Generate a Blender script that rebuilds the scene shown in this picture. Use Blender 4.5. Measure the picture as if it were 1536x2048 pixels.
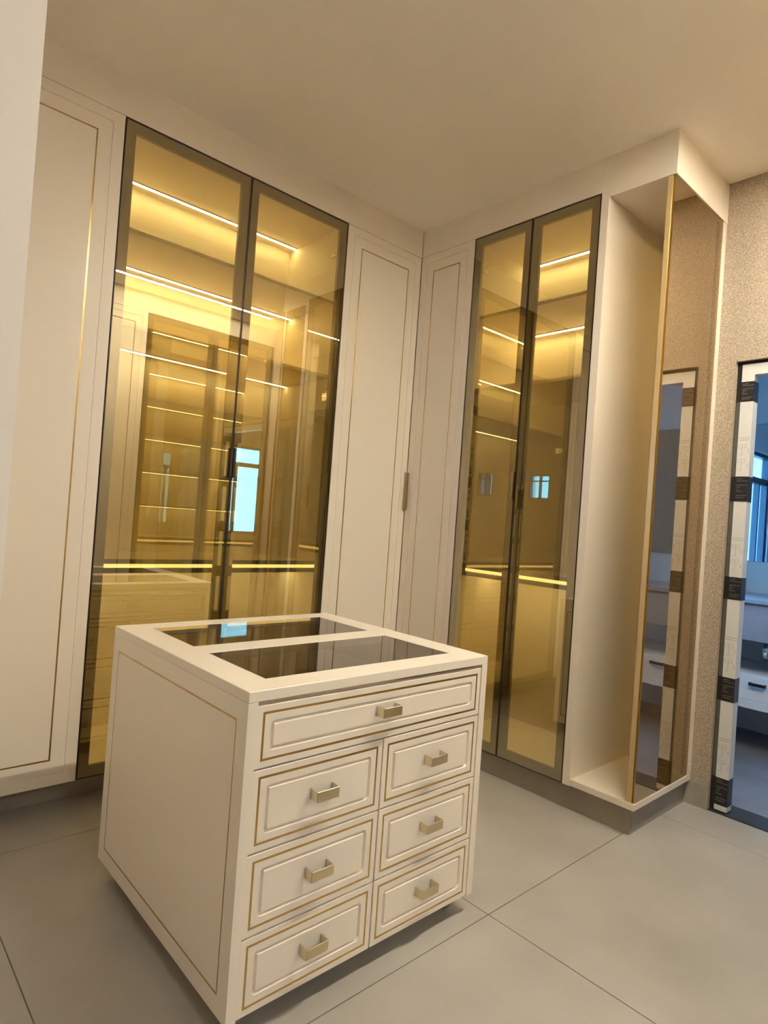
import bpy, bmesh, math, random
from mathutils import Matrix, Vector
random.seed(7)
scene = bpy.context.scene
for o in list(bpy.data.objects):
    bpy.data.objects.remove(o)
COL = scene.collection

# ------------------------------------------------------------------ camera
CAM = Vector((-2.5923, -2.6667, 1.2638))
YAW, PIT, ROL, FPX = 0.7388, 0.0104, 0.0716, 1241.70
fw = Vector((math.sin(YAW) * math.cos(PIT), math.cos(YAW) * math.cos(PIT), math.sin(PIT)))
r0 = Vector((math.cos(YAW), -math.sin(YAW), 0))
u0 = r0.cross(fw)
rr = r0 * math.cos(ROL) + u0 * math.sin(ROL)
uu = -r0 * math.sin(ROL) + u0 * math.cos(ROL)
cd = bpy.data.cameras.new('camera')
cd.sensor_fit = 'VERTICAL'
cd.sensor_height = 36.0
cd.lens = FPX * 36.0 / 2048.0
cd.clip_start = 0.02
cam = bpy.data.objects.new('camera', cd)
cam.matrix_world = Matrix(((rr.x, uu.x, -fw.x, CAM.x), (rr.y, uu.y, -fw.y, CAM.y), (rr.z, uu.z, -fw.z, CAM.z), (0, 0, 0, 1)))
COL.objects.link(cam)
scene.camera = cam

# ------------------------------------------------------------------ world, exposure
wd = bpy.data.worlds.new('sky')
scene.world = wd
wd.use_nodes = True
bg = wd.node_tree.nodes['Background']
bg.inputs['Color'].default_value = (0.13, 0.44, 1.0, 1)
bg.inputs['Strength'].default_value = 20.0
vs = scene.view_settings
vs.view_transform = 'Standard'
vs.look = 'None'
vs.gamma = 1.0
vs.use_curve_mapping = False
vs.exposure = 0.56
LED_ROOM = 350.0      # long ceiling profile
LED_NEXT = 12.0       # ceiling profile of the next room
LED_CAB = 29.0       # strips inside the wardrobes
FILL_PANEL = 27.0     # unseen panel added behind the camera to brighten the drawer fronts
LED_COL = (1.0, 0.89, 0.66)
try:
    scene.cycles.use_denoising = True
    scene.cycles.max_bounces = 24
    scene.cycles.glossy_bounces = 10
    scene.cycles.diffuse_bounces = 16
    scene.cycles.transmission_bounces = 8
    scene.cycles.transparent_max_bounces = 24
    scene.cycles.sample_clamp_indirect = 25.0
    scene.cycles.caustics_reflective = False
    scene.cycles.caustics_refractive = False
except Exception:
    pass

def portal(loc, rot, sx, sy):
    l = bpy.data.lights.new('window_portal', 'AREA')
    l.shape = 'RECTANGLE'
    l.size, l.size_y = sx, sy
    l.cycles.is_portal = True
    o = bpy.data.objects.new('window_portal', l)
    o.location = loc
    o.rotation_euler = rot
    COL.objects.link(o)
portal((1.335, -0.86, 1.49), (-math.pi / 2, 0, 0), 0.77, 1.08)      # bathroom window, faces -y

# ------------------------------------------------------------------ materials
def mat(name, col, rough=0.5, metal=0.0, spec=0.5):
    m = bpy.data.materials.new(name)
    m.use_nodes = True
    b = m.node_tree.nodes['Principled BSDF']
    b.inputs['Base Color'].default_value = (*col, 1)
    b.inputs['Roughness'].default_value = rough
    b.inputs['Metallic'].default_value = metal
    if 'Specular IOR Level' in b.inputs:
        b.inputs['Specular IOR Level'].default_value = spec
    return m

def noise_col(m, c1, c2, scale, detail=4, lo=0.3, hi=0.7, bump=0.0, bscale=None, rough=None):
    nt = m.node_tree
    b = nt.nodes['Principled BSDF']
    tc = nt.nodes.new('ShaderNodeTexCoord')
    n = nt.nodes.new('ShaderNodeTexNoise')
    n.inputs['Scale'].default_value = scale
    n.inputs['Detail'].default_value = detail
    nt.links.new(tc.outputs['Object'], n.inputs['Vector'])
    r = nt.nodes.new('ShaderNodeValToRGB')
    r.color_ramp.elements[0].position = lo
    r.color_ramp.elements[1].position = hi
    r.color_ramp.elements[0].color = (*c1, 1)
    r.color_ramp.elements[1].color = (*c2, 1)
    nt.links.new(n.outputs['Fac'], r.inputs['Fac'])
    nt.links.new(r.outputs['Color'], b.inputs['Base Color'])
    if bump:
        n2 = nt.nodes.new('ShaderNodeTexNoise')
        n2.inputs['Scale'].default_value = bscale or scale
        n2.inputs['Detail'].default_value = 3
        nt.links.new(tc.outputs['Object'], n2.inputs['Vector'])
        bp = nt.nodes.new('ShaderNodeBump')
        bp.inputs['Strength'].default_value = bump
        bp.inputs['Distance'].default_value = 0.004
        nt.links.new(n2.outputs['Fac'], bp.inputs['Height'])
        nt.links.new(bp.outputs['Normal'], b.inputs['Normal'])
    return m

def emis(name, col, strength):
    m = bpy.data.materials.new(name)
    m.use_nodes = True
    nt = m.node_tree
    nt.nodes.clear()
    o = nt.nodes.new('ShaderNodeOutputMaterial')
    e = nt.nodes.new('ShaderNodeEmission')
    e.inputs['Color'].default_value = (*col, 1)
    e.inputs['Strength'].default_value = strength
    nt.links.new(e.outputs[0], o.inputs['Surface'])
    return m

def pane_mat(name, refl, rcol, tcol):
    """coated glass: a clear mirror reflection mixed with tinted straight-through light"""
    m = bpy.data.materials.new(name)
    m.use_nodes = True
    nt = m.node_tree
    nt.nodes.clear()
    o = nt.nodes.new('ShaderNodeOutputMaterial')
    g = nt.nodes.new('ShaderNodeBsdfGlossy')
    g.inputs['Roughness'].default_value = 0.0
    g.inputs['Color'].default_value = (*rcol, 1)
    t = nt.nodes.new('ShaderNodeBsdfTransparent')
    t.inputs['Color'].default_value = (*tcol, 1)
    mx = nt.nodes.new('ShaderNodeMixShader')
    nt.links.new(t.outputs[0], mx.inputs[1])
    nt.links.new(g.outputs[0], mx.inputs[2])
    lw = nt.nodes.new('ShaderNodeLayerWeight')
    lw.inputs['Blend'].default_value = 0.5
    pw = nt.nodes.new('ShaderNodeMath')
    pw.operation = 'POWER'
    pw.inputs[1].default_value = 5.0
    nt.links.new(lw.outputs['Facing'], pw.inputs[0])
    ma = nt.nodes.new('ShaderNodeMath')
    ma.operation = 'MULTIPLY_ADD'
    ma.inputs[1].default_value = 1.0 - refl
    ma.inputs[2].default_value = refl
    nt.links.new(pw.outputs[0], ma.inputs[0])
    nt.links.new(ma.outputs[0], mx.inputs[0])
    nt.links.new(mx.outputs[0], o.inputs['Surface'])
    return m

LACQ = mat('cream_lacquer', (0.80, 0.735, 0.635), 0.38)
INNER = mat('cream_melamine', (0.76, 0.69, 0.58), 0.55)
GOLD = mat('gold_inlay', (0.62, 0.43, 0.15), 0.22, 1.0)
HANDLE = mat('brushed_gold', (0.72, 0.63, 0.44), 0.32, 1.0)
BRONZE = mat("bronze_frame", (0.13, 0.11, 0.085), 0.45, 0.4)
DARKEDGE = mat('dark_bronze_edge', (0.045, 0.03, 0.022), 0.4, 0.5)
PROFILE = mat("dark_profile", (0.07, 0.055, 0.04), 0.5, 0.3)
PANE = pane_mat('bronze_glass', 0.36, (0.95, 0.88, 0.66), (0.90, 0.82, 0.53))
PANE2 = pane_mat('bronze_glass_body', 0.0, (1, 1, 1), (0.90, 0.82, 0.54))
REFLEX = pane_mat('bronze_mirror_glass', 0.56, (0.84, 0.73, 0.58), (0.62, 0.50, 0.30))
TOPGLASS = pane_mat('smoked_glass', 0.05, (1, 1, 1), (0.60, 0.58, 0.55))
CLEAR = pane_mat('clear_glass', 0.04, (1, 1, 1), (0.93, 0.97, 0.98))
MIREDGE = mat('mirror_edge', (0.62, 0.47, 0.24), 0.3, 0.3)
LEDM = emis('led_strip', LED_COL, LED_CAB)
LEDD = emis('led_strip_dim', LED_COL, LED_CAB * 0.4)
FILLM = emis('fill_panel_glow', (1.0, 1.0, 1.0), FILL_PANEL)
LEDF = emis('led_front', (1.0, 0.76, 0.42), 1.6)
LEDR = emis('led_room', (1.0, 0.90, 0.72), LED_ROOM)
LEDR2 = emis('led_next_room', (1.0, 0.80, 0.48), LED_NEXT)
CEIL = mat('ceiling_paint', (0.92, 0.87, 0.79), 0.75, spec=0.2)
WALL = mat('wall_paint', (0.84, 0.80, 0.75), 0.7, spec=0.2)
STUCCO = noise_col(mat('stucco', (0.5, 0.4, 0.3), 0.9, spec=0.1), (0.31, 0.25, 0.185), (0.56, 0.475, 0.38), 170, 5, 0.34, 0.66, 0.8, 170)
CEMENT = noise_col(mat('cement', (0.4, 0.37, 0.33), 0.85), (0.34, 0.31, 0.27), (0.42, 0.39, 0.34), 14, 4)
TILE = noise_col(mat('porcelain_tile', (0.4, 0.37, 0.33), 0.42), (0.33, 0.31, 0.275), (0.43, 0.405, 0.365), 2.2, 6, 0.3, 0.72)
GROUT = mat('grout', (0.16, 0.14, 0.12), 0.9)
PLINTH = noise_col(mat('plinth_grey', (0.33, 0.29, 0.25), 0.5), (0.29, 0.26, 0.22), (0.35, 0.31, 0.27), 6, 4)
BLACK = mat('black_film', (0.012, 0.011, 0.011), 0.35)
WHITEF = mat('white_film', (0.68, 0.68, 0.66), 0.45)
DGREY = mat('dark_grey_film', (0.10, 0.10, 0.095), 0.5)
PRINT = mat('pale_print', (0.22, 0.21, 0.2), 0.6)
PRINTG = mat('grey_print', (0.35, 0.35, 0.36), 0.6)
PRINTR = mat('red_print', (0.45, 0.22, 0.18), 0.6)
REFLBROWN = mat('reflected_film_brown', (0.20, 0.10, 0.03), 0.5)  # colour of the wrapped frame's reflection, put on the stand-in strip
FILM = mat('translucent_film', (0.93, 0.90, 0.85), 0.5)
PULL = mat('antique_gold', (0.42, 0.33, 0.17), 0.35, 1.0)
BWALL = noise_col(mat('bathroom_tile', (0.5, 0.52, 0.55), 0.35), (0.66, 0.68, 0.70), (0.76, 0.77, 0.78), 3, 4)
BFLOOR = noise_col(mat('bathroom_floor', (0.2, 0.2, 0.21), 0.4), (0.15, 0.145, 0.15), (0.24, 0.23, 0.235), 3, 5)
STONE = mat('black_stone', (0.03, 0.035, 0.045), 0.3)
VAN = mat('white_vanity', (0.80, 0.80, 0.80), 0.4)
COUNTER = noise_col(mat('grey_stone', (0.5, 0.5, 0.52), 0.3), (0.28, 0.28, 0.30), (0.38, 0.38, 0.4), 4, 6)
CHROME = mat('chrome', (0.85, 0.87, 0.9), 0.08, 1.0)
BLKMET = mat('black_metal', (0.015, 0.015, 0.017), 0.4, 0.2)
NICKEL = mat('nickel', (0.75, 0.70, 0.6), 0.2, 1.0)
RUBBER = mat('grey_rubber', (0.25, 0.24, 0.23), 0.6)

# ------------------------------------------------------------------ mesh helpers
def link(name, bm, m, parent=None, smooth=False):
    me = bpy.data.meshes.new(name)
    bmesh.ops.recalc_face_normals(bm, faces=bm.faces[:])
    bm.to_mesh(me)
    bm.free()
    for k in (m if isinstance(m, (list, tuple)) else [m]):
        me.materials.append(k)
    if smooth:
        for p in me.polygons:
            p.use_smooth = True
    o = bpy.data.objects.new(name, me)
    COL.objects.link(o)
    if parent is not None:
        o.parent = parent
    return o

def addbox(bm, x0, x1, y0, y1, z0, z1, bev=0.0, mi=0):
    v = [bm.verts.new(p) for p in ((x0, y0, z0), (x1, y0, z0), (x1, y1, z0), (x0, y1, z0), (x0, y0, z1), (x1, y0, z1), (x1, y1, z1), (x0, y1, z1))]
    fs = []
    for q in ((0, 3, 2, 1), (4, 5, 6, 7), (0, 1, 5, 4), (1, 2, 6, 5), (2, 3, 7, 6), (3, 0, 4, 7)):
        f = bm.faces.new([v[i] for i in q])
        f.material_index = mi
        fs.append(f)
    if bev:
        es = list({e for f in fs for e in f.edges})
        bmesh.ops.bevel(bm, geom=es, offset=bev, segments=1, affect='EDGES')
    return fs

def box(name, x0, x1, y0, y1, z0, z1, m, parent=None, bev=0.0):
    bm = bmesh.new()
    addbox(bm, min(x0, x1), max(x0, x1), min(y0, y1), max(y0, y1), min(z0, z1), max(z0, z1), bev)
    return link(name, bm, m, parent)

def boxes(name, lst, m, parent=None, bev=0.0):
    bm = bmesh.new()
    for b in lst:
        addbox(bm, *b, bev)
    return link(name, bm, m, parent)

def tube(bm, pts, r, n=10):
    rings = []
    for i, p in enumerate(pts):
        p = Vector(p)
        d = (Vector(pts[min(i + 1, len(pts) - 1)]) - Vector(pts[max(i - 1, 0)])).normalized()
        a = d.orthogonal().normalized()
        b = d.cross(a)
        rings.append([bm.verts.new(p + a * math.cos(2 * math.pi * k / n) * r + b * math.sin(2 * math.pi * k / n) * r) for k in range(n)])
    for A, B in zip(rings, rings[1:]):
        best = min(range(n), key=lambda s: sum((A[k].co - B[(k + s) % n].co).length for k in range(n)))
        for k in range(n):
            bm.faces.new((A[k], A[(k + 1) % n], B[(k + 1 + best) % n], B[(k + best) % n]))
    bm.faces.new(rings[0])
    bm.faces.new(rings[-1])

def rrect(x0, x1, z0, z1, r, n=4):
    pts = []
    for cx, cz, a0 in ((x1 - r, z1 - r, 0), (x0 + r, z1 - r, 90), (x0 + r, z0 + r, 180), (x1 - r, z0 + r, 270)):
        for k in range(n + 1):
            a = math.radians(a0 + 90 * k / n)
            pts.append((cx + math.cos(a) * r, cz + math.sin(a) * r))
    return pts

def grooved(bm, x0, x1, z0, z1, yf, yb, grooves):
    """slab with its front at y = yf (front looks to -y), back at yb, with routed rectangular grooves:
    grooves = [(inset, width, depth, corner radius)] from the outside in"""
    loops = [(0.0, yb, 0.0008), (0.0, yf + 0.0007, 0.0008), (0.0007, yf, 0.0008)]
    for ins, w, d, r in grooves:
        loops += [(ins, yf, r), (ins + w * 0.3, yf + d, max(r - w * 0.3, 0.0008)), (ins + w * 0.7, yf + d, max(r - w * 0.7, 0.0008)), (ins + w, yf, max(r - w, 0.0008))]
    rows = []
    for ins, y, r in loops:
        rows.append([bm.verts.new((px, y, pz)) for px, pz in rrect(x0 + ins, x1 - ins, z0 + ins, z1 - ins, r)])
    n = len(rows[0])
    for A, B in zip(rows, rows[1:]):
        for k in range(n):
            bm.faces.new((A[k], A[(k + 1) % n], B[(k + 1) % n], B[k]))
    bm.faces.new(rows[0])
    bm.faces.new(rows[-1])

def ring(bm, x0, x1, z0, z1, w, y0, y1, r=0.0008):
    """flat rectangular ring of width w between depths y0 (front) and y1"""
    L = []
    for ins, y in ((0, y1), (0, y0), (w, y0), (w, y1)):
        L.append([bm.verts.new((px, y, pz)) for px, pz in rrect(x0 + ins, x1 - ins, z0 + ins, z1 - ins, r)])
    n = len(L[0])
    for i in range(4):
        A, B = L[i], L[(i + 1) % 4]
        for k in range(n):
            bm.faces.new((A[k], A[(k + 1) % n], B[(k + 1) % n], B[k]))

def thing(name, label, cat, loc=(0, 0, 0), rz=0.0, group=None):
    o = bpy.data.objects.new(name, None)
    o.empty_display_size = 0.1
    COL.objects.link(o)
    o.location = loc
    o.rotation_euler = (0, 0, rz)
    o['label'] = label
    o['category'] = cat
    if group:
        o['group'] = group
    return o

def tag(o, label, cat, group=None):
    o['label'] = label
    o['category'] = cat
    if group:
        o['group'] = group
    return o

def struct(o, label=None):
    o['kind'] = 'structure'
    if label:
        o['label'] = label
    return o

def copy_tree(o, parent):
    c = o.copy()
    COL.objects.link(c)
    c.parent = parent
    for ch in o.children:
        copy_tree(ch, c)
    return c

# ------------------------------------------------------------------ room shell
H = 3.0
XW = 0.587                      # face of the stucco wall
DOOR0, DOOR1, DOORZ = -1.583, -2.45, 2.128
CY = -2.55                      # front of the wardrobe opposite
XD, YD = -2.345, -1.416          # corner of the pale wall at the left

def tiles(name, label, x0, x1, y0, y1, ox, oy, size, m, gap=0.0032):
    fl = struct(box(name, x0, x1, y0, y1, -0.06, -0.002, GROUT), label)
    cache = {}
    i0, i1 = math.floor((x0 - ox) / size), math.ceil((x1 - ox) / size)
    j0, j1 = math.floor((y0 - oy) / size), math.ceil((y1 - oy) / size)
    for i in range(i0, i1):
        for j in range(j0, j1):
            a, b = max(x0, ox + i * size + gap / 2), min(x1, ox + (i + 1) * size - gap / 2)
            c, d = max(y0, oy + j * size + gap / 2), min(y1, oy + (j + 1) * size - gap / 2)
            if b - a < 0.01 or d - c < 0.01:
                continue
            t = box('tile', a, b, c, d, -0.0019, 0.0, m, fl, 0.0007)
    return fl
tiles('floor', 'large matt greige porcelain floor tiles with thin dark joints', -8.0, 0.60, -7.0, 0.6, -0.90, -1.452, 1.236, TILE)
struct(box('floor_bathroom', 0.7425, 2.2, -3.2, -0.95, -0.06, 0.0, BFLOOR), 'dark grey bathroom floor beyond the doorway')
struct(boxes('ceiling', [(-8.1, XW - 0.012, -7.1, 0.7, H, H + 0.1), (XW + 0.15, 2.4, -3.3, -0.3, H, H + 0.1), (XW - 0.012, XW + 0.15, -7.1, 0.7, H + 0.06, H + 0.1)], CEIL), 'smooth beige painted ceiling')
struct(boxes('wall_right', [(XW, XW + 0.15, DOOR0, 0.7, 0.118, H + 0.058), (XW, XW + 0.15, -3.3, DOOR1, 0.0, H + 0.058), (XW, XW + 0.15, DOOR1, DOOR0, DOORZ, H + 0.058)], STUCCO), 'rough unpainted stucco wall around the doorway')
struct(box('baseboard_right', XW - 0.002, XW + 0.15, DOOR0, 0.7, 0.0, 0.117, CEMENT), 'smooth grey cement skirting strip under the stucco')
struct(box('wall_back', XD - 0.1, XW, 0.6, 0.7, 0, H, WALL))
struct(box('wall_front', -1.1, XW, -3.3, -3.17, 0, H, WALL))
struct(box('wall_side', -1.1, -0.98, -7.0, -3.3, 0, H, WALL))
struct(box('wall_rear', -8.0, -1.1, -7.1, -7.0, 0, H, WALL))
# left wall: two small high windows light the closet from outside
WIN = [(-1.375, -1.19, 1.57, 1.80), (-0.755, -0.535, 1.55, 1.772)]
def wall_with_windows(name, x0, x1, y0, y1, z1, wins, m):
    lst = []
    ys = sorted([y0, y1] + [v for w in wins for v in w[:2]])
    for a, b in zip(ys, ys[1:]):
        w = next((w for w in wins if abs(w[0] - a) < 1e-6), None)
        if w:
            lst += [(x0, x1, a, b, 0, w[2]), (x0, x1, a, b, w[3], z1)]
        else:
            lst.append((x0, x1, a, b, 0, z1))
    return struct(boxes(name, lst, m))
wall_with_windows('wall_left', XD - 0.12, XD, YD, 0.6, H, WIN, WALL)['label'] = 'pale plaster wall corner in the left foreground'
struct(box('wall_next_room', -8.0, XD - 0.12, YD, YD + 0.12, 0, H, WALL))
struct(box('wall_far', -8.12, -8.0, -7.0, YD + 0.12, 0, H, WALL))
struct(box('wall_bathroom', 2.2, 2.32, -3.2, -0.95, 0, H, BWALL), 'far bathroom wall with the mirror')
struct(boxes('wall_bathroom_left', [(XW + 0.15, 0.95, -0.95, -0.83, 0, H), (1.72, 2.2, -0.95, -0.83, 0, H), (0.95, 1.72, -0.95, -0.83, 0, 0.95), (0.95, 1.72, -0.95, -0.83, 2.03, H)], BWALL))
struct(box('wall_bathroom_right', XW + 0.15, 2.2, -3.32, -3.2, 0, H, BWALL))
def window(name, x, y0, y1, z0, z1, transom, mulls, t=0.03, m=BLKMET):
    f = struct(boxes(name, [(x, x + 0.05, y0, y1, z0, z0 + t), (x, x + 0.05, y0, y1, z1 - t, z1), (x, x + 0.05, y0, y0 + t, z0 + t, z1 - t), (x, x + 0.05, y1 - t, y1, z0 + t, z1 - t)], m))
    if transom:
        box('transom', x + 0.003, x + 0.047, y0 + t, y1 - t, transom - t / 2, transom + t / 2, m, f)
    for q in mulls:
        box('mullion', x + 0.006, x + 0.044, q - t / 2, q + t / 2, z0 + t, z1 - t, m, f)
    box('pane', x + 0.022, x + 0.028, y0 + t, y1 - t, z0 + t, z1 - t, CLEAR, f)
    return f
w1 = struct(boxes('window_1', [(0.95, 1.72, -0.93, -0.88, 0.95, 0.98), (0.95, 1.72, -0.93, -0.88, 2.0, 2.03), (0.95, 0.98, -0.93, -0.88, 0.98, 2.0), (1.69, 1.72, -0.93, -0.88, 0.98, 2.0)], BLKMET), 'bright bathroom window with dark frame')
box('transom', 0.98, 1.69, -0.928, -0.882, 1.775, 1.825, BLKMET, w1)
box('mullion', 1.145, 1.175, -0.927, -0.883, 0.98, 1.775, BLKMET, w1)
box('pane', 0.98, 1.69, -0.908, -0.902, 0.98, 2.0, CLEAR, w1)
for i, w in enumerate(WIN):
    window('window_%d' % (i + 2), XD - 0.055, *w, w[2] + 0.165, [(w[0] + w[1]) / 2], 0.009)
    portal((XD - 0.11, (w[0] + w[1]) / 2, (w[2] + w[3]) / 2), (0, -math.pi / 2, 0), w[3] - w[2], w[1] - w[0])
# doorway frame with printed protective film
df = struct(boxes('door_1', [(0.605, 0.665, DOOR0 - 0.077, DOOR0 - 0.022, 0.012, 2.112), (0.605, 0.665, DOOR1 + 0.022, DOOR1 + 0.077, 0.012, 2.112), (0.605, 0.665, DOOR1 + 0.077, DOOR0 - 0.077, 2.06, 2.112)], WHITEF), 'door frame still wrapped in printed black and white film')
boxes('frame_gap', [(0.612, 0.66, DOOR0 - 0.0215, DOOR0, 0.012, DOORZ), (0.612, 0.66, DOOR1, DOOR1 + 0.0215, 0.012, DOORZ), (0.612, 0.66, DOOR1 + 0.0215, DOOR0 - 0.0215, 2.1125, DOORZ)], BLACK, df)
box('threshold', 0.592, XW + 0.155, DOOR1, DOOR0, -0.02, 0.006, STONE, df)
boxes('rebate', [(0.665, 0.737, DOOR0 - 0.04, DOOR0, 0.012, 2.09), (0.665, 0.737, DOOR1, DOOR1 + 0.04, 0.012, 2.09), (0.665, 0.737, DOOR1, DOOR0, 2.09, DOORZ)], BLACK, df)
bands = [(1.935, 2.03), (1.463, 1.581), (1.0, 1.106), (0.522, 0.634), (0.037, 0.163)]
for side, ya, yb in ((0, DOOR0 - 0.078, DOOR0 - 0.0215), (1, DOOR1 + 0.0215, DOOR1 + 0.078)):
    for k, (za, zb) in enumerate(bands):
        fb = box('black_film_band', 0.6042, 0.664, ya, yb, za, zb, BLACK, df)
        rnd = random.Random(k * 3)
        lst = []
        zz = zb - 0.010
        for n_, words in enumerate([(7, 6), (6, 3, 3), (), (9, 3), (5, 8), (3,), (7, 6), (), (4, 8), (10, 3)]):
            yy = yb - 0.006
            for wv in words:
                L = wv * 0.0036
                if yy - L < ya + 0.002:
                    break
                lst.append((0.6036, 0.6042, yy - L, yy, zz - 0.0020, zz))
                yy -= L + 0.0025
            zz -= 0.0098 * (zb - za) / 0.118
        boxes('print_line', lst, PRINT, fb)['kind'] = 'stuff'
    for k, (za, zb) in enumerate(bands[:-1]):
        za2 = bands[k + 1][1]              # white field below this band: za2 .. za
        yl, yr = yb - 0.004, ya + 0.002
        s = (za - za2) / 0.357
        g = []
        for q in (0.172, 0.182):
            z_ = za - q * s
            g.append((0.6043, 0.605, yr + 0.002, yl, z_ - 0.0022, z_))
        for q in (0.205, 0.275):
            z_ = za - q * s
            g += [(0.6043, 0.605, yl - 0.034, yl, z_ - 0.0012, z_), (0.6043, 0.605, yl - 0.034, yl, z_ - 0.0162, z_ - 0.015),
                  (0.6043, 0.605, yl - 0.0012, yl, z_ - 0.0162, z_), (0.6043, 0.605, yl - 0.034, yl - 0.0328, z_ - 0.0162, z_),
                  (0.6043, 0.605, yl - 0.018, yl - 0.0168, z_ - 0.05, z_), (0.6043, 0.605, yl - 0.018, yl - 0.006, z_ - 0.0512, z_ - 0.05)]
        boxes('printed_diagram', g, PRINTG, df)['kind'] = 'stuff'
        bm = bmesh.new()
        for q in (0.235, 0.305):
            z_ = za - q * s
            for t_ in range(12):
                a0, a1 = math.pi * (0.5 + t_ / 12), math.pi * (0.5 + (t_ + 1) / 12)
                yc = yr + 0.001
                pr = [(yc - math.cos(a) * rad, z_ + math.sin(a) * rad) for a, rad in ((a0, 0.009), (a1, 0.009), (a1, 0.0075), (a0, 0.0075))]
                f_ = [bm.verts.new((0.6044, p[0], p[1])) for p in pr]
                b_ = [bm.verts.new((0.605, p[0], p[1])) for p in pr]
                bm.faces.new(f_)
                bm.faces.new(b_[::-1])
                for e in range(4):
                    bm.faces.new((f_[e], b_[e], b_[(e + 1) % 4], f_[(e + 1) % 4]))
        link('printed_circle', bm, PRINTR, df)['kind'] = 'stuff'
    ga, gb = (DOOR0 - 0.0213, DOOR0 - 0.003) if not side else (DOOR1 + 0.003, DOOR1 + 0.0213)
    for k in range(4):
        box('side_film', 0.6112, 0.6119, ga, gb, bands[k + 1][1], bands[k][0], DGREY, df)

# ------------------------------------------------------------------ wardrobes
Z0, Z1 = 0.1106, 2.839
FR = 0.046                     # stile width
def put(P):                    # 'A','B','C' -> function giving location + rotation for a cabinet whose left edge is at u
    if P == 'A':
        return lambda u: ((u, 0, 0), 0.0)
    if P == 'B':
        return lambda u: ((0, -u, 0), -math.pi / 2)
    return lambda u: ((-u, CY, 0), math.pi)

def pull_bar(parent, x, z0, z1, m=PULL, w=0.014, out=0.022):
    bm = bmesh.new()
    addbox(bm, x - w / 2, x + w / 2, -out, -out + 0.005, z0, z1, 0.0008)
    addbox(bm, x - w / 2, x - w / 2 + 0.004, -out + 0.005, 0.0, z0, z1)
    return link('handle', bm, m, parent)

def white_cabinet(label, P, u0, u1, depth=0.56, gl=0.0, gr=0.0, handle=None, name='tall_cabinet'):
    loc, rz = put(P)(u0)
    W = u1 - u0
    t = thing(name, label, 'cabinet', loc, rz)
    boxes('carcass', [(0.0015, 0.0195, 0.021, depth, Z0, Z1), (W - 0.0195, W - 0.0015, 0.021, depth, Z0, Z1), (0.0195, W - 0.0195, 0.021, depth, Z1 - 0.018, Z1), (0.0195, W - 0.0195, 0.021, depth, Z0, Z0 + 0.018), (0.0195, W - 0.0195, depth - 0.01, depth, Z0 + 0.018, Z1 - 0.018)], INNER, t)
    bm = bmesh.new()
    grooved(bm, 0.0015 + gl, W - 0.0015 - gr, Z0, Z1, 0.0, 0.02, [(0.044, 0.004, 0.003, 0.012), (0.100, 0.0065, 0.002, 0.0015)])
    d = link('door', bm, LACQ, t)
    bm = bmesh.new()
    ring(bm, 0.0015 + gl + 0.1003, W - 0.0015 - gr - 0.1003, Z0 + 0.1003, Z1 - 0.1003, 0.006, 0.0002, 0.0022)
    link('gold_inlay', bm, GOLD, d)
    if gl:
        box('filler_strip', 0.001, gl, 0.002, 0.02, Z0, Z1, LACQ, t)
    if handle == 'r':
        pull_bar(d, W - 0.012 - gr, 1.325, 1.545)
    if handle == 'l':
        pull_bar(d, 0.012 + gl, 1.325, 1.545)
    return t

def hinge(parent, side_x, sgn, z):
    bm = bmesh.new()
    a, b = sorted((side_x, side_x + sgn * 0.010))
    addbox(bm, a, b, 0.055, 0.095, z - 0.022, z + 0.022, 0.001)
    a, b = sorted((side_x + sgn * 0.006, side_x + sgn * 0.024))
    addbox(bm, a, b, 0.03, 0.075, z - 0.007, z + 0.007, 0.001)
    a, b = sorted((side_x + sgn * 0.004, side_x + sgn * 0.030))
    addbox(bm, a, b, 0.023, 0.036, z - 0.024, z + 0.024, 0.001)
    return link('hinge', bm, NICKEL, parent)

def coated_pane(name, x0, x1, y0, y1, z0, z1, parent, m=None):
    """amber glass whose front face (towards -y) carries the reflective coating"""
    bm = bmesh.new()
    fs = addbox(bm, x0, x1, y0, y1, z0, z1)
    for f in fs:
        f.material_index = 1
    fs[2].material_index = 0
    return link(name, bm, [m or PANE, PANE2], parent)

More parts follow.
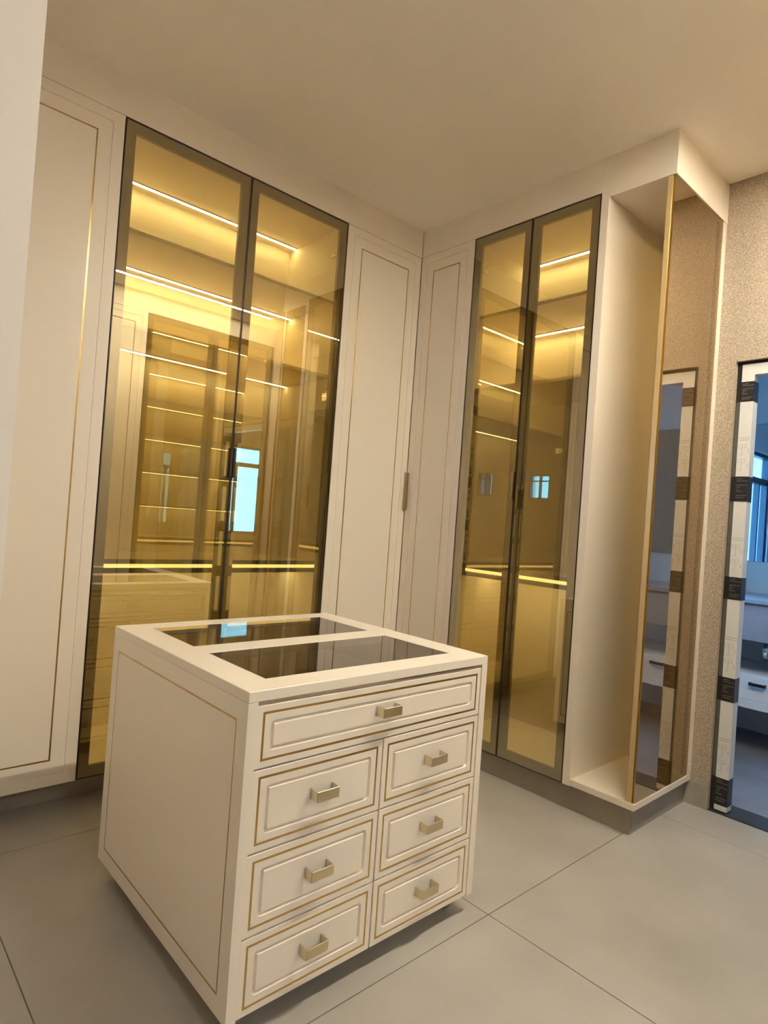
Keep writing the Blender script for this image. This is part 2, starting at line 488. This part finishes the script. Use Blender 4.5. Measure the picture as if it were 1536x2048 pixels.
def glass_wardrobe(label, P, u0, u1, shelves, low=None, unlit=(), depth=0.56, film=None, handles='r', bottom=None):
    loc, rz = put(P)(u0)
    W = u1 - u0
    t = thing('glass_wardrobe', label, 'wardrobe', loc, rz)
    T = 0.018
    wb = depth - 0.02
    box('side_panel', 0.0015, T, 0.026, depth, Z0, Z1, INNER, t)
    box('side_panel', W - T, W - 0.0015, 0.026, depth, Z0, Z1, INNER, t)
    box('back_panel', T, W - T, wb, depth, Z0, Z1, INNER, t)
    box('top_panel', T, W - T, 0.026, wb, Z1 - 0.019, Z1, INNER, t)
    box('bottom_panel', T, W - T, 0.026, wb, Z0, Z0 + 0.02, INNER, t)
    def led(parent, z, w=0.47, m=LEDM):
        pr = box('led_profile', T + 0.001, W - T - 0.001, w - 0.012, w + 0.012, z - 0.004, z, PROFILE, parent)
        l = box('led_strip', T + 0.002, W - T - 0.002, w - 0.008, w + 0.008, z - 0.0062, z - 0.004, m, pr)
        return pr
    led(t, Z1 - 0.019)
    for z in shelves:
        s = box('shelf', T + 0.0005, W - T - 0.0005, 0.055, wb - 0.0005, z, z + 0.018, INNER, t, 0.0008)
        if z not in unlit:
            led(s, z, 0.47, LEDM if z > 2.3 else LEDD)
    if low:
        s = box('shelf', T + 0.0005, W - T - 0.0005, 0.062, wb - 0.0005, low + 0.035, low + 0.055, INNER, t)
        p = boxes('edge_profile', [(T + 0.0005, W - T - 0.0005, 0.055, 0.0615, low, low + 0.0235), (T + 0.0005, W - T - 0.0005, 0.055, 0.0615, low + 0.0405, low + 0.0605), (T + 0.0005, W - T - 0.0005, 0.0585, 0.0615, low + 0.0235, low + 0.0405)], PROFILE, t)
        box('led_strip', T + 0.001, W - T - 0.001, 0.0555, 0.0584, low + 0.0236, low + 0.0404, LEDF, p)
        led(s, low + 0.035, 0.30)
    # two doors: full glass in front of a bronze frame
    mid = W / 2
    for k, (a, b) in enumerate(((0.002, mid - 0.0012), (mid + 0.0012, W - 0.002))):
        z0, z1 = Z0 + 0.001, Z1 - 0.002
        bm = bmesh.new()
        addbox(bm, a + 0.004, a + FR, 0.007, 0.024, z0 + 0.004, z1 - 0.004)
        addbox(bm, b - FR, b - 0.004, 0.007, 0.024, z0 + 0.004, z1 - 0.004)
        addbox(bm, a + FR, b - FR, 0.007, 0.024, z0 + 0.004, z0 + FR)
        addbox(bm, a + FR, b - FR, 0.007, 0.024, z1 - FR, z1 - 0.004)
        d = link('glass_door', bm, BRONZE, t)
        bm = bmesh.new()
        ring(bm, a, b, z0, z1, 0.0038, 0.0, 0.024)
        link('edge_trim', bm, DARKEDGE, d)
        coated_pane('pane', a + 0.0042, b - 0.0042, 0.001, 0.006, z0 + 0.0042, z1 - 0.0042, d)
        side = 'l' if k == 0 else 'r'
        if handles == 'both' or (handles == 'l' and k == 0) or (handles == 'r' and k == 1):
            hx = b - 0.007 if k == 0 else a + 0.007
            pull_bar(d, hx, 1.405, 1.545, PULL if P == 'B' else DARKEDGE, 0.012, 0.016)
        for z in (2.69, 1.9, 1.1, 0.25) if P != 'C' else (2.69,):
            hinge(d, T if k == 0 else W - T, 1 if k == 0 else -1, z)
        if film == 'dash':
            x_ = b - 0.030 if k == 0 else a + 0.028
            z_ = 1.573
            for q in range(6):
                box('film_or_reflection', x_ - 0.0, x_ + 0.018, 0.0063, 0.0069, z_ - 0.162 - q * 0.212, z_ - q * 0.212, FILM, d)
        if film == 'reflected_tape' and k == 0:  # strip modelled in place of a reflected film-wrapped door frame
            x_ = a + FR + 0.001
            z_ = 1.70
            for q in range(3):
                zz = z_ - q * 0.235
                fb = box('film_or_reflection', x_, x_ + 0.030, 0.0240, 0.0246, zz - 0.175, zz, WHITEF, d)
                box('reflected_brown_block', x_, x_ + 0.022, 0.0240, 0.0246, zz - 0.235, zz - 0.176, REFLBROWN, d)
                boxes('reflected_mark', [(x_ + 0.008, x_ + 0.011, 0.0233, 0.0239, zz - 0.03, zz - 0.015), (x_ + 0.018, x_ + 0.021, 0.0233, 0.0239, zz - 0.03, zz - 0.015), (x_ + 0.008, x_ + 0.021, 0.0233, 0.0239, zz - 0.033, zz - 0.03),
                      (x_ + 0.008, x_ + 0.011, 0.0233, 0.0239, zz - 0.068, zz - 0.053), (x_ + 0.018, x_ + 0.021, 0.0233, 0.0239, zz - 0.068, zz - 0.053), (x_ + 0.008, x_ + 0.021, 0.0233, 0.0239, zz - 0.071, zz - 0.068),
                      (x_ + 0.009, x_ + 0.015, 0.0233, 0.0239, zz - 0.150, zz - 0.120), (x_ + 0.005, x_ + 0.019, 0.0233, 0.0239, zz - 0.156, zz - 0.150), (x_ + 0.008, x_ + 0.016, 0.0233, 0.0239, zz - 0.162, zz - 0.156)], REFLBROWN, fb)['kind'] = 'stuff'
    return t

# run A (back), B (right), C (opposite, seen only as a reflection)
AG0, AG2 = -1.7511, -0.5686
BG0, BG2 = 0.4103, 1.1599
white_cabinet('wide cream wardrobe with gold inlay door beside the pale wall corner, at far left', 'A', XD + 0.001, AG0)
glass_wardrobe('wide lit wardrobe with two amber glass doors on the back wall', 'A', AG0, AG2, [2.402, 2.0], low=0.948, film='dash', handles='both')
white_cabinet('cream cabinet with gold inlay and long gold pull, left of the room corner', 'A', AG2, -0.001, handle='r')
white_cabinet('narrow cream cabinet door right of the room corner, beside the smaller glass doors', 'B', 0.001, BG0, gl=0.0)
glass_wardrobe('narrower lit wardrobe with amber glass doors on the right, beside the open niche', 'B', BG0, BG2, [2.402, 2.0], low=0.985, unlit=(2.0,), film='reflected_tape', handles='l')
# opposite run
glass_wardrobe('amber glass wardrobe with many lit shelves opposite, seen as a reflection', 'C', -0.560, 0.648, [2.436, 2.137, 1.836, 1.532, 1.225], low=0.9, handles='both')
white_cabinet('cream cabinet with long gold pull opposite, seen as a reflection', 'C', 0.648, 1.10, handle='r')

# header boards above and plinths below each run
tag(box('header_panel', XD + 0.001, -0.0005, 0.0005, 0.020, Z1 + 0.002, H - 0.0005, LACQ), 'cream header board between the back wardrobes and the ceiling', 'panel')
tag(box('header_panel', 0.0005, 0.020, -BG2 - 0.0005, -0.001, Z1 + 0.002, H - 0.0005, LACQ), 'cream header board above the narrower glass doors and corner cabinet', 'panel')
tag(box('header_panel', -1.10, XW - 0.001, CY - 0.02, CY - 0.0005, Z1 + 0.002, H - 0.0005, LACQ), 'cream header board of the opposite wardrobes, seen as a reflection', 'panel')
tag(box('plinth', XD + 0.001, 0.0255, 0.115, 0.135, 0.0, Z0 - 0.0005, PLINTH), 'grey recessed plinth under the back wardrobes', 'plinth')
tag(box('plinth', 0.026, 0.046, -1.475, 0.11, 0.0, Z0 - 0.0005, PLINTH), 'grey plinth under the right wardrobe and open niche', 'plinth')
tag(box('plinth', -1.08, XW - 0.001, CY - 0.10, CY - 0.08, 0.0, Z0 - 0.0005, PLINTH), 'grey plinth under the opposite wardrobes', 'plinth')

# open niche at the end of run B
NY, EY = -1.1990, -1.500
ni = thing('niche_unit', 'open cream niche unit with soffit and bronze reflective glass side by the doorway', 'cabinet', (0, NY, 0))
def nb(name, x0, x1, y0, y1, z0, z1, m, parent=ni, bev=0.0008):
    return box(name, x0, x1, y0 - NY, y1 - NY, z0, z1, m, parent, bev)
nb('side_panel', -0.0005, 0.565, NY, -BG2 - 0.0005, 0.1112, 2.8385, LACQ)
nb('back_panel', 0.566, XW - 0.001, EY + 0.022, -BG2 - 0.002, 0.145, 2.808, LACQ)
nb('bottom_shelf', 0.0, XW - 0.001, EY, NY - 0.0005, 0.115, 0.143, LACQ)
nb('soffit', 0.0, XW - 0.001, EY - 0.002, NY - 0.0005, 2.809, H - 0.0005, LACQ)
nb('soffit_edge', -0.0004, 0.0, EY - 0.002, EY + 0.018, 2.809, H - 0.0005, LACQ, bev=0)
nb('header_board', 0.0005, 0.020, NY - 0.0003, -BG2 - 0.001, 2.8387, H - 0.0005, LACQ, bev=0)
mp = coated_pane('glass_panel', 0.004, 0.546, -1.497 - NY, -1.487 - NY, 0.1435, 2.8085, ni, REFLEX)
nb('edge_profile', 0.004, 0.018, -1.4865, -1.464, 0.1435, 2.8085, MIREDGE, mp)
nb('rear_profile', 0.530, 0.546, -1.4865, -1.474, 0.1435, 2.8085, BRONZE, mp)
nb('end_post', 0.549, XW - 0.001, EY, -1.478, 0.1435, 2.8085, LACQ)
box('plinth_return', 0.047, XW - 0.003, -1.475 - NY, -1.455 - NY, 0.0, 0.1145, PLINTH, ni)

# ------------------------------------------------------------------ island
IX0, IX1, IY0, IY1 = -1.826, -0.937, -1.407, -0.523
IT, ITB, IB = 0.838, 0.8117, 0.060
icx, icy = (IX0 + IX1) / 2, (IY0 + IY1) / 2
isl = thing('dresser_island', 'cream island dresser with glass inset top and rows of gold-handled drawers', 'dresser', (icx, icy, 0))
hw, hd = (IX1 - IX0) / 2, (IY1 - IY0) / 2
# top slab with two openings
P0, P1 = -1.729 - icx, -1.0316 - icx
Q = [-1.3195 - icy, -1.0068 - icy, -0.912 - icy, -0.6007 - icy]
bm = bmesh.new()
xs = [-hw, P0, P1, hw]
ys = [-hd, Q[0], Q[1], Q[2], Q[3], hd]
grid = {}
for zi, z in enumerate((ITB, IT)):
    for i, x in enumerate(xs):
        for j, y in enumerate(ys):
            grid[i, j, zi] = bm.verts.new((x, y, z))
holes = {(1, 1), (1, 3)}
for i in range(3):
    for j in range(5):
        if (i, j) in holes:
            for (a, b) in (((i, j), (i + 1, j)), ((i + 1, j), (i + 1, j + 1)), ((i + 1, j + 1), (i, j + 1)), ((i, j + 1), (i, j))):
                bm.faces.new((grid[a[0], a[1], 0], grid[b[0], b[1], 0], grid[b[0], b[1], 1], grid[a[0], a[1], 1]))
        else:
            bm.faces.new([grid[i + a, j + b, 1] for a, b in ((0, 0), (1, 0), (1, 1), (0, 1))])
            bm.faces.new([grid[i + a, j + b, 0] for a, b in ((0, 0), (0, 1), (1, 1), (1, 0))])
for i in range(3):
    for j in (0, 5):
        bm.faces.new((grid[i, j, 0], grid[i + 1, j, 0], grid[i + 1, j, 1], grid[i, j, 1]))
for j in range(5):
    for i in (0, 3):
        bm.faces.new((grid[i, j, 0], grid[i, j + 1, 0], grid[i, j + 1, 1], grid[i, j, 1]))
top = link('top', bm, LACQ, isl)
bv = top.modifiers.new('bevel', 'BEVEL')
bv.width = 0.0012
bv.segments = 1
for j in (0, 2):
    box('glass_inset', P0 + 0.0015, P1 - 0.0015, Q[j] + 0.0015, Q[j + 1] - 0.0015, IT - 0.008, IT - 0.001, TOPGLASS, top)
# sides with gold inlay (slab front turned outwards)
for s in (-1, 1):
    bm = bmesh.new()
    grooved(bm, -hd, hd, IB, ITB - 0.0006, 0.0, 0.027, [(0.0475, 0.0055, 0.002, 0.0015)])
    M = Matrix.Rotation(-math.pi / 2 if s < 0 else math.pi / 2, 4, 'Z')
    bmesh.ops.transform(bm, matrix=Matrix.Translation((s * hw, 0, 0)) @ M, verts=bm.verts)
    sp = link('side_panel', bm, LACQ, isl)
    bm = bmesh.new()
    ring(bm, -hd + 0.0477, hd - 0.0477, IB + 0.0477, ITB - 0.0006 - 0.0477, 0.0051, 0.0002, 0.0022)
    bmesh.ops.transform(bm, matrix=Matrix.Translation((s * hw, 0, 0)) @ M, verts=bm.verts)
    link('gold_inlay', bm, GOLD, sp)
box('divider', -hw + 0.0275, hw - 0.0275, -0.01, 0.01, IB + 0.02, 0.62, INNER, isl)
box('bottom_panel', -hw + 0.0275, hw - 0.0275, -hd + 0.022, hd - 0.022, IB + 0.002, IB + 0.018, INNER, isl)
box('tray', -hw + 0.0275, hw - 0.0275, -hd + 0.022, hd - 0.022, 0.69, 0.70, INNER, isl)
def u_pull(parent, x, z, yf, w=0.070, h=0.027, out=0.032, th=0.003):
    bm = bmesh.new()
    addbox(bm, x - w / 2, x + w / 2, yf - out, yf - out + th, z - h / 2, z + h / 2, 0.0008)
    addbox(bm, x - w / 2, x - w / 2 + th, yf - out + th, yf, z - h / 2, z + h / 2)
    addbox(bm, x + w / 2 - th, x + w / 2, yf - out + th, yf, z - h / 2, z + h / 2)
    return link('handle', bm, HANDLE, parent)
def drawer(x0, x1, z0, z1, front):
    """front drawers look to -y; the back ones are turned half round"""
    yf = -hd + 0.003
    bm = bmesh.new()
    grooved(bm, x0, x1, z0, z1, yf, yf + 0.019, [(0.0155, 0.0065, 0.002, 0.0012), (0.0385, 0.0105, 0.0072, 0.012)])
    d = link('drawer', bm, LACQ, isl)
    bm = bmesh.new()
    ring(bm, x0 + 0.0157, x1 - 0.0157, z0 + 0.0157, z1 - 0.0157, 0.0061, yf + 0.0002, yf + 0.0022)
    link('gold_inlay', bm, GOLD, d)
    u_pull(d, (x0 + x1) / 2, (z0 + z1) / 2 + 0.006, yf)
    if not front:
        d.rotation_euler = (0, 0, math.pi)
g = 0.0024
DX0, DXM, DX1 = -hw + 0.0285, 0.0, hw - 0.0285
for front in (True, False):
    drawer(DX0, DX1, 0.648 + g, 0.800, front)
    for za, zb in ((0.4474, 0.648), (0.2479, 0.4474), (IB, 0.2479)):
        drawer(DX0, DXM - g, za + g, zb - g, front)
        drawer(DXM + g, DX1, za + g, zb - g, front)
# casters
for sx in (-1, 1):
    for sy in (-1, 1):
        cx_, cy_ = sx * (hw - 0.06), sy * (hd - 0.07)
        bm = bmesh.new()
        addbox(bm, cx_ - 0.022, cx_ + 0.022, cy_ - 0.022, cy_ + 0.022, IB - 0.004, IB + 0.002)
        addbox(bm, cx_ - 0.014, cx_ - 0.010, cy_ - 0.012, cy_ + 0.012, 0.022, IB - 0.004)
        addbox(bm, cx_ + 0.010, cx_ + 0.014, cy_ - 0.012, cy_ + 0.012, 0.022, IB - 0.004)
        c_ = link('caster', bm, NICKEL, isl)
        bm = bmesh.new()
        tube(bm, [(cx_ - 0.009, cy_, 0.0245), (cx_ + 0.009, cy_, 0.0245)], 0.024, 16)
        link('wheel', bm, RUBBER, c_)

# ------------------------------------------------------------------ lamp: long LED profile in the ceiling
def linear_light(label, x0, x1, m):
    lp = thing('linear_ceiling_light', label, 'lamp', ((x0 + x1) / 2, -2.25, H))
    L = (x1 - x0) / 2
    boxes('profile', [(-L, L, -0.022, -0.014, -0.006, -0.0002), (-L, L, 0.014, 0.022, -0.006, -0.0002), (-L, L, -0.014, 0.014, -0.0022, -0.0002)], WHITEF, lp)
    box('diffuser', -L + 0.002, L - 0.002, -0.0138, 0.0138, -0.0052, -0.0024, m, lp)
linear_light('bright linear LED in the ceiling, reflected across the wide glass doors', -1.3, 0.33, LEDR)
linear_light('distant linear ceiling LED of the next room, reflected in the narrower glass doors', -5.1, -3.3, LEDR2)

pl = thing('added_fill_panel', 'unseen square fill panel added in the next room ceiling', 'lamp', (-2.3, -5.0, H))  # added fill light, out of view, for the faces turned to the camera
boxes('rim', [(-0.32, 0.32, -0.32, -0.30, -0.012, -0.0002), (-0.32, 0.32, 0.30, 0.32, -0.012, -0.0002), (-0.32, -0.30, -0.30, 0.30, -0.012, -0.0002), (0.30, 0.32, -0.30, 0.30, -0.012, -0.0002)], WHITEF, pl)
box('diffuser', -0.299, 0.299, -0.299, 0.299, -0.009, -0.002, FILLM, pl)

# ------------------------------------------------------------------ bathroom things seen through the doorway
va = thing('vanity_drawer_unit', 'white vanity drawer unit with black bar pull beyond the doorway', 'vanity', (1.6, -1.7, 0))
boxes('carcass', [(0.022, 0.595, -0.85, 0.745, 0.281, 0.479)], VAN, va)
for k in range(2):
    ya, yb = -0.849 + k * 0.85, -0.001 + k * 0.745
    bm = bmesh.new()
    grooved(bm, -yb, -ya, 0.283, 0.478, 0.0, 0.02, [(0.045, 0.006, 0.003, 0.002)])
    bmesh.ops.transform(bm, matrix=Matrix.Rotation(-math.pi / 2, 4, 'Z'), verts=bm.verts)
    d = link('drawer', bm, VAN, va)
    hy = 0.228 if k else -0.42
    boxes('handle', [(-0.025, -0.017, hy - 0.045, hy + 0.045, 0.425, 0.442), (-0.017, 0.0, hy - 0.045, hy - 0.035, 0.425, 0.442), (-0.017, 0.0, hy + 0.035, hy + 0.045, 0.425, 0.442)], BLKMET, d)
tag(box('wall_mirror', 2.192, 2.1995, -2.75, -0.98, 1.153, 2.10, mat('mirror_silver', (0.78, 0.82, 0.86), 0.0, 1.0)), 'long frameless wall mirror above the stone counter beyond the doorway', 'mirror')
ct = thing('stone_counter', 'grey stone washbasin counter with deep apron beyond the doorway', 'counter', (1.6, -1.7, 0))
box('slab', -0.02, 0.598, -0.9, 0.745, 0.912, 0.937, COUNTER, ct, 0.002)
box('apron', 0.0, 0.02, -0.9, 0.745, 0.687, 0.905, COUNTER, ct, 0.002)
bm = bmesh.new()
tube(bm, [(1.9, -1.44, 0.90), (1.9, -1.44, 0.66), (1.9, -1.44, 0.60), (1.88, -1.44, 0.57), (1.85, -1.44, 0.56), (1.82, -1.44, 0.58), (1.81, -1.44, 0.62), (1.83, -1.44, 0.66), (1.95, -1.44, 0.67), (2.199, -1.44, 0.67)], 0.018, 10)
tag(link('sink_trap', bm, CHROME, None, True), 'chrome sink trap hanging under the stone counter', 'pipe')
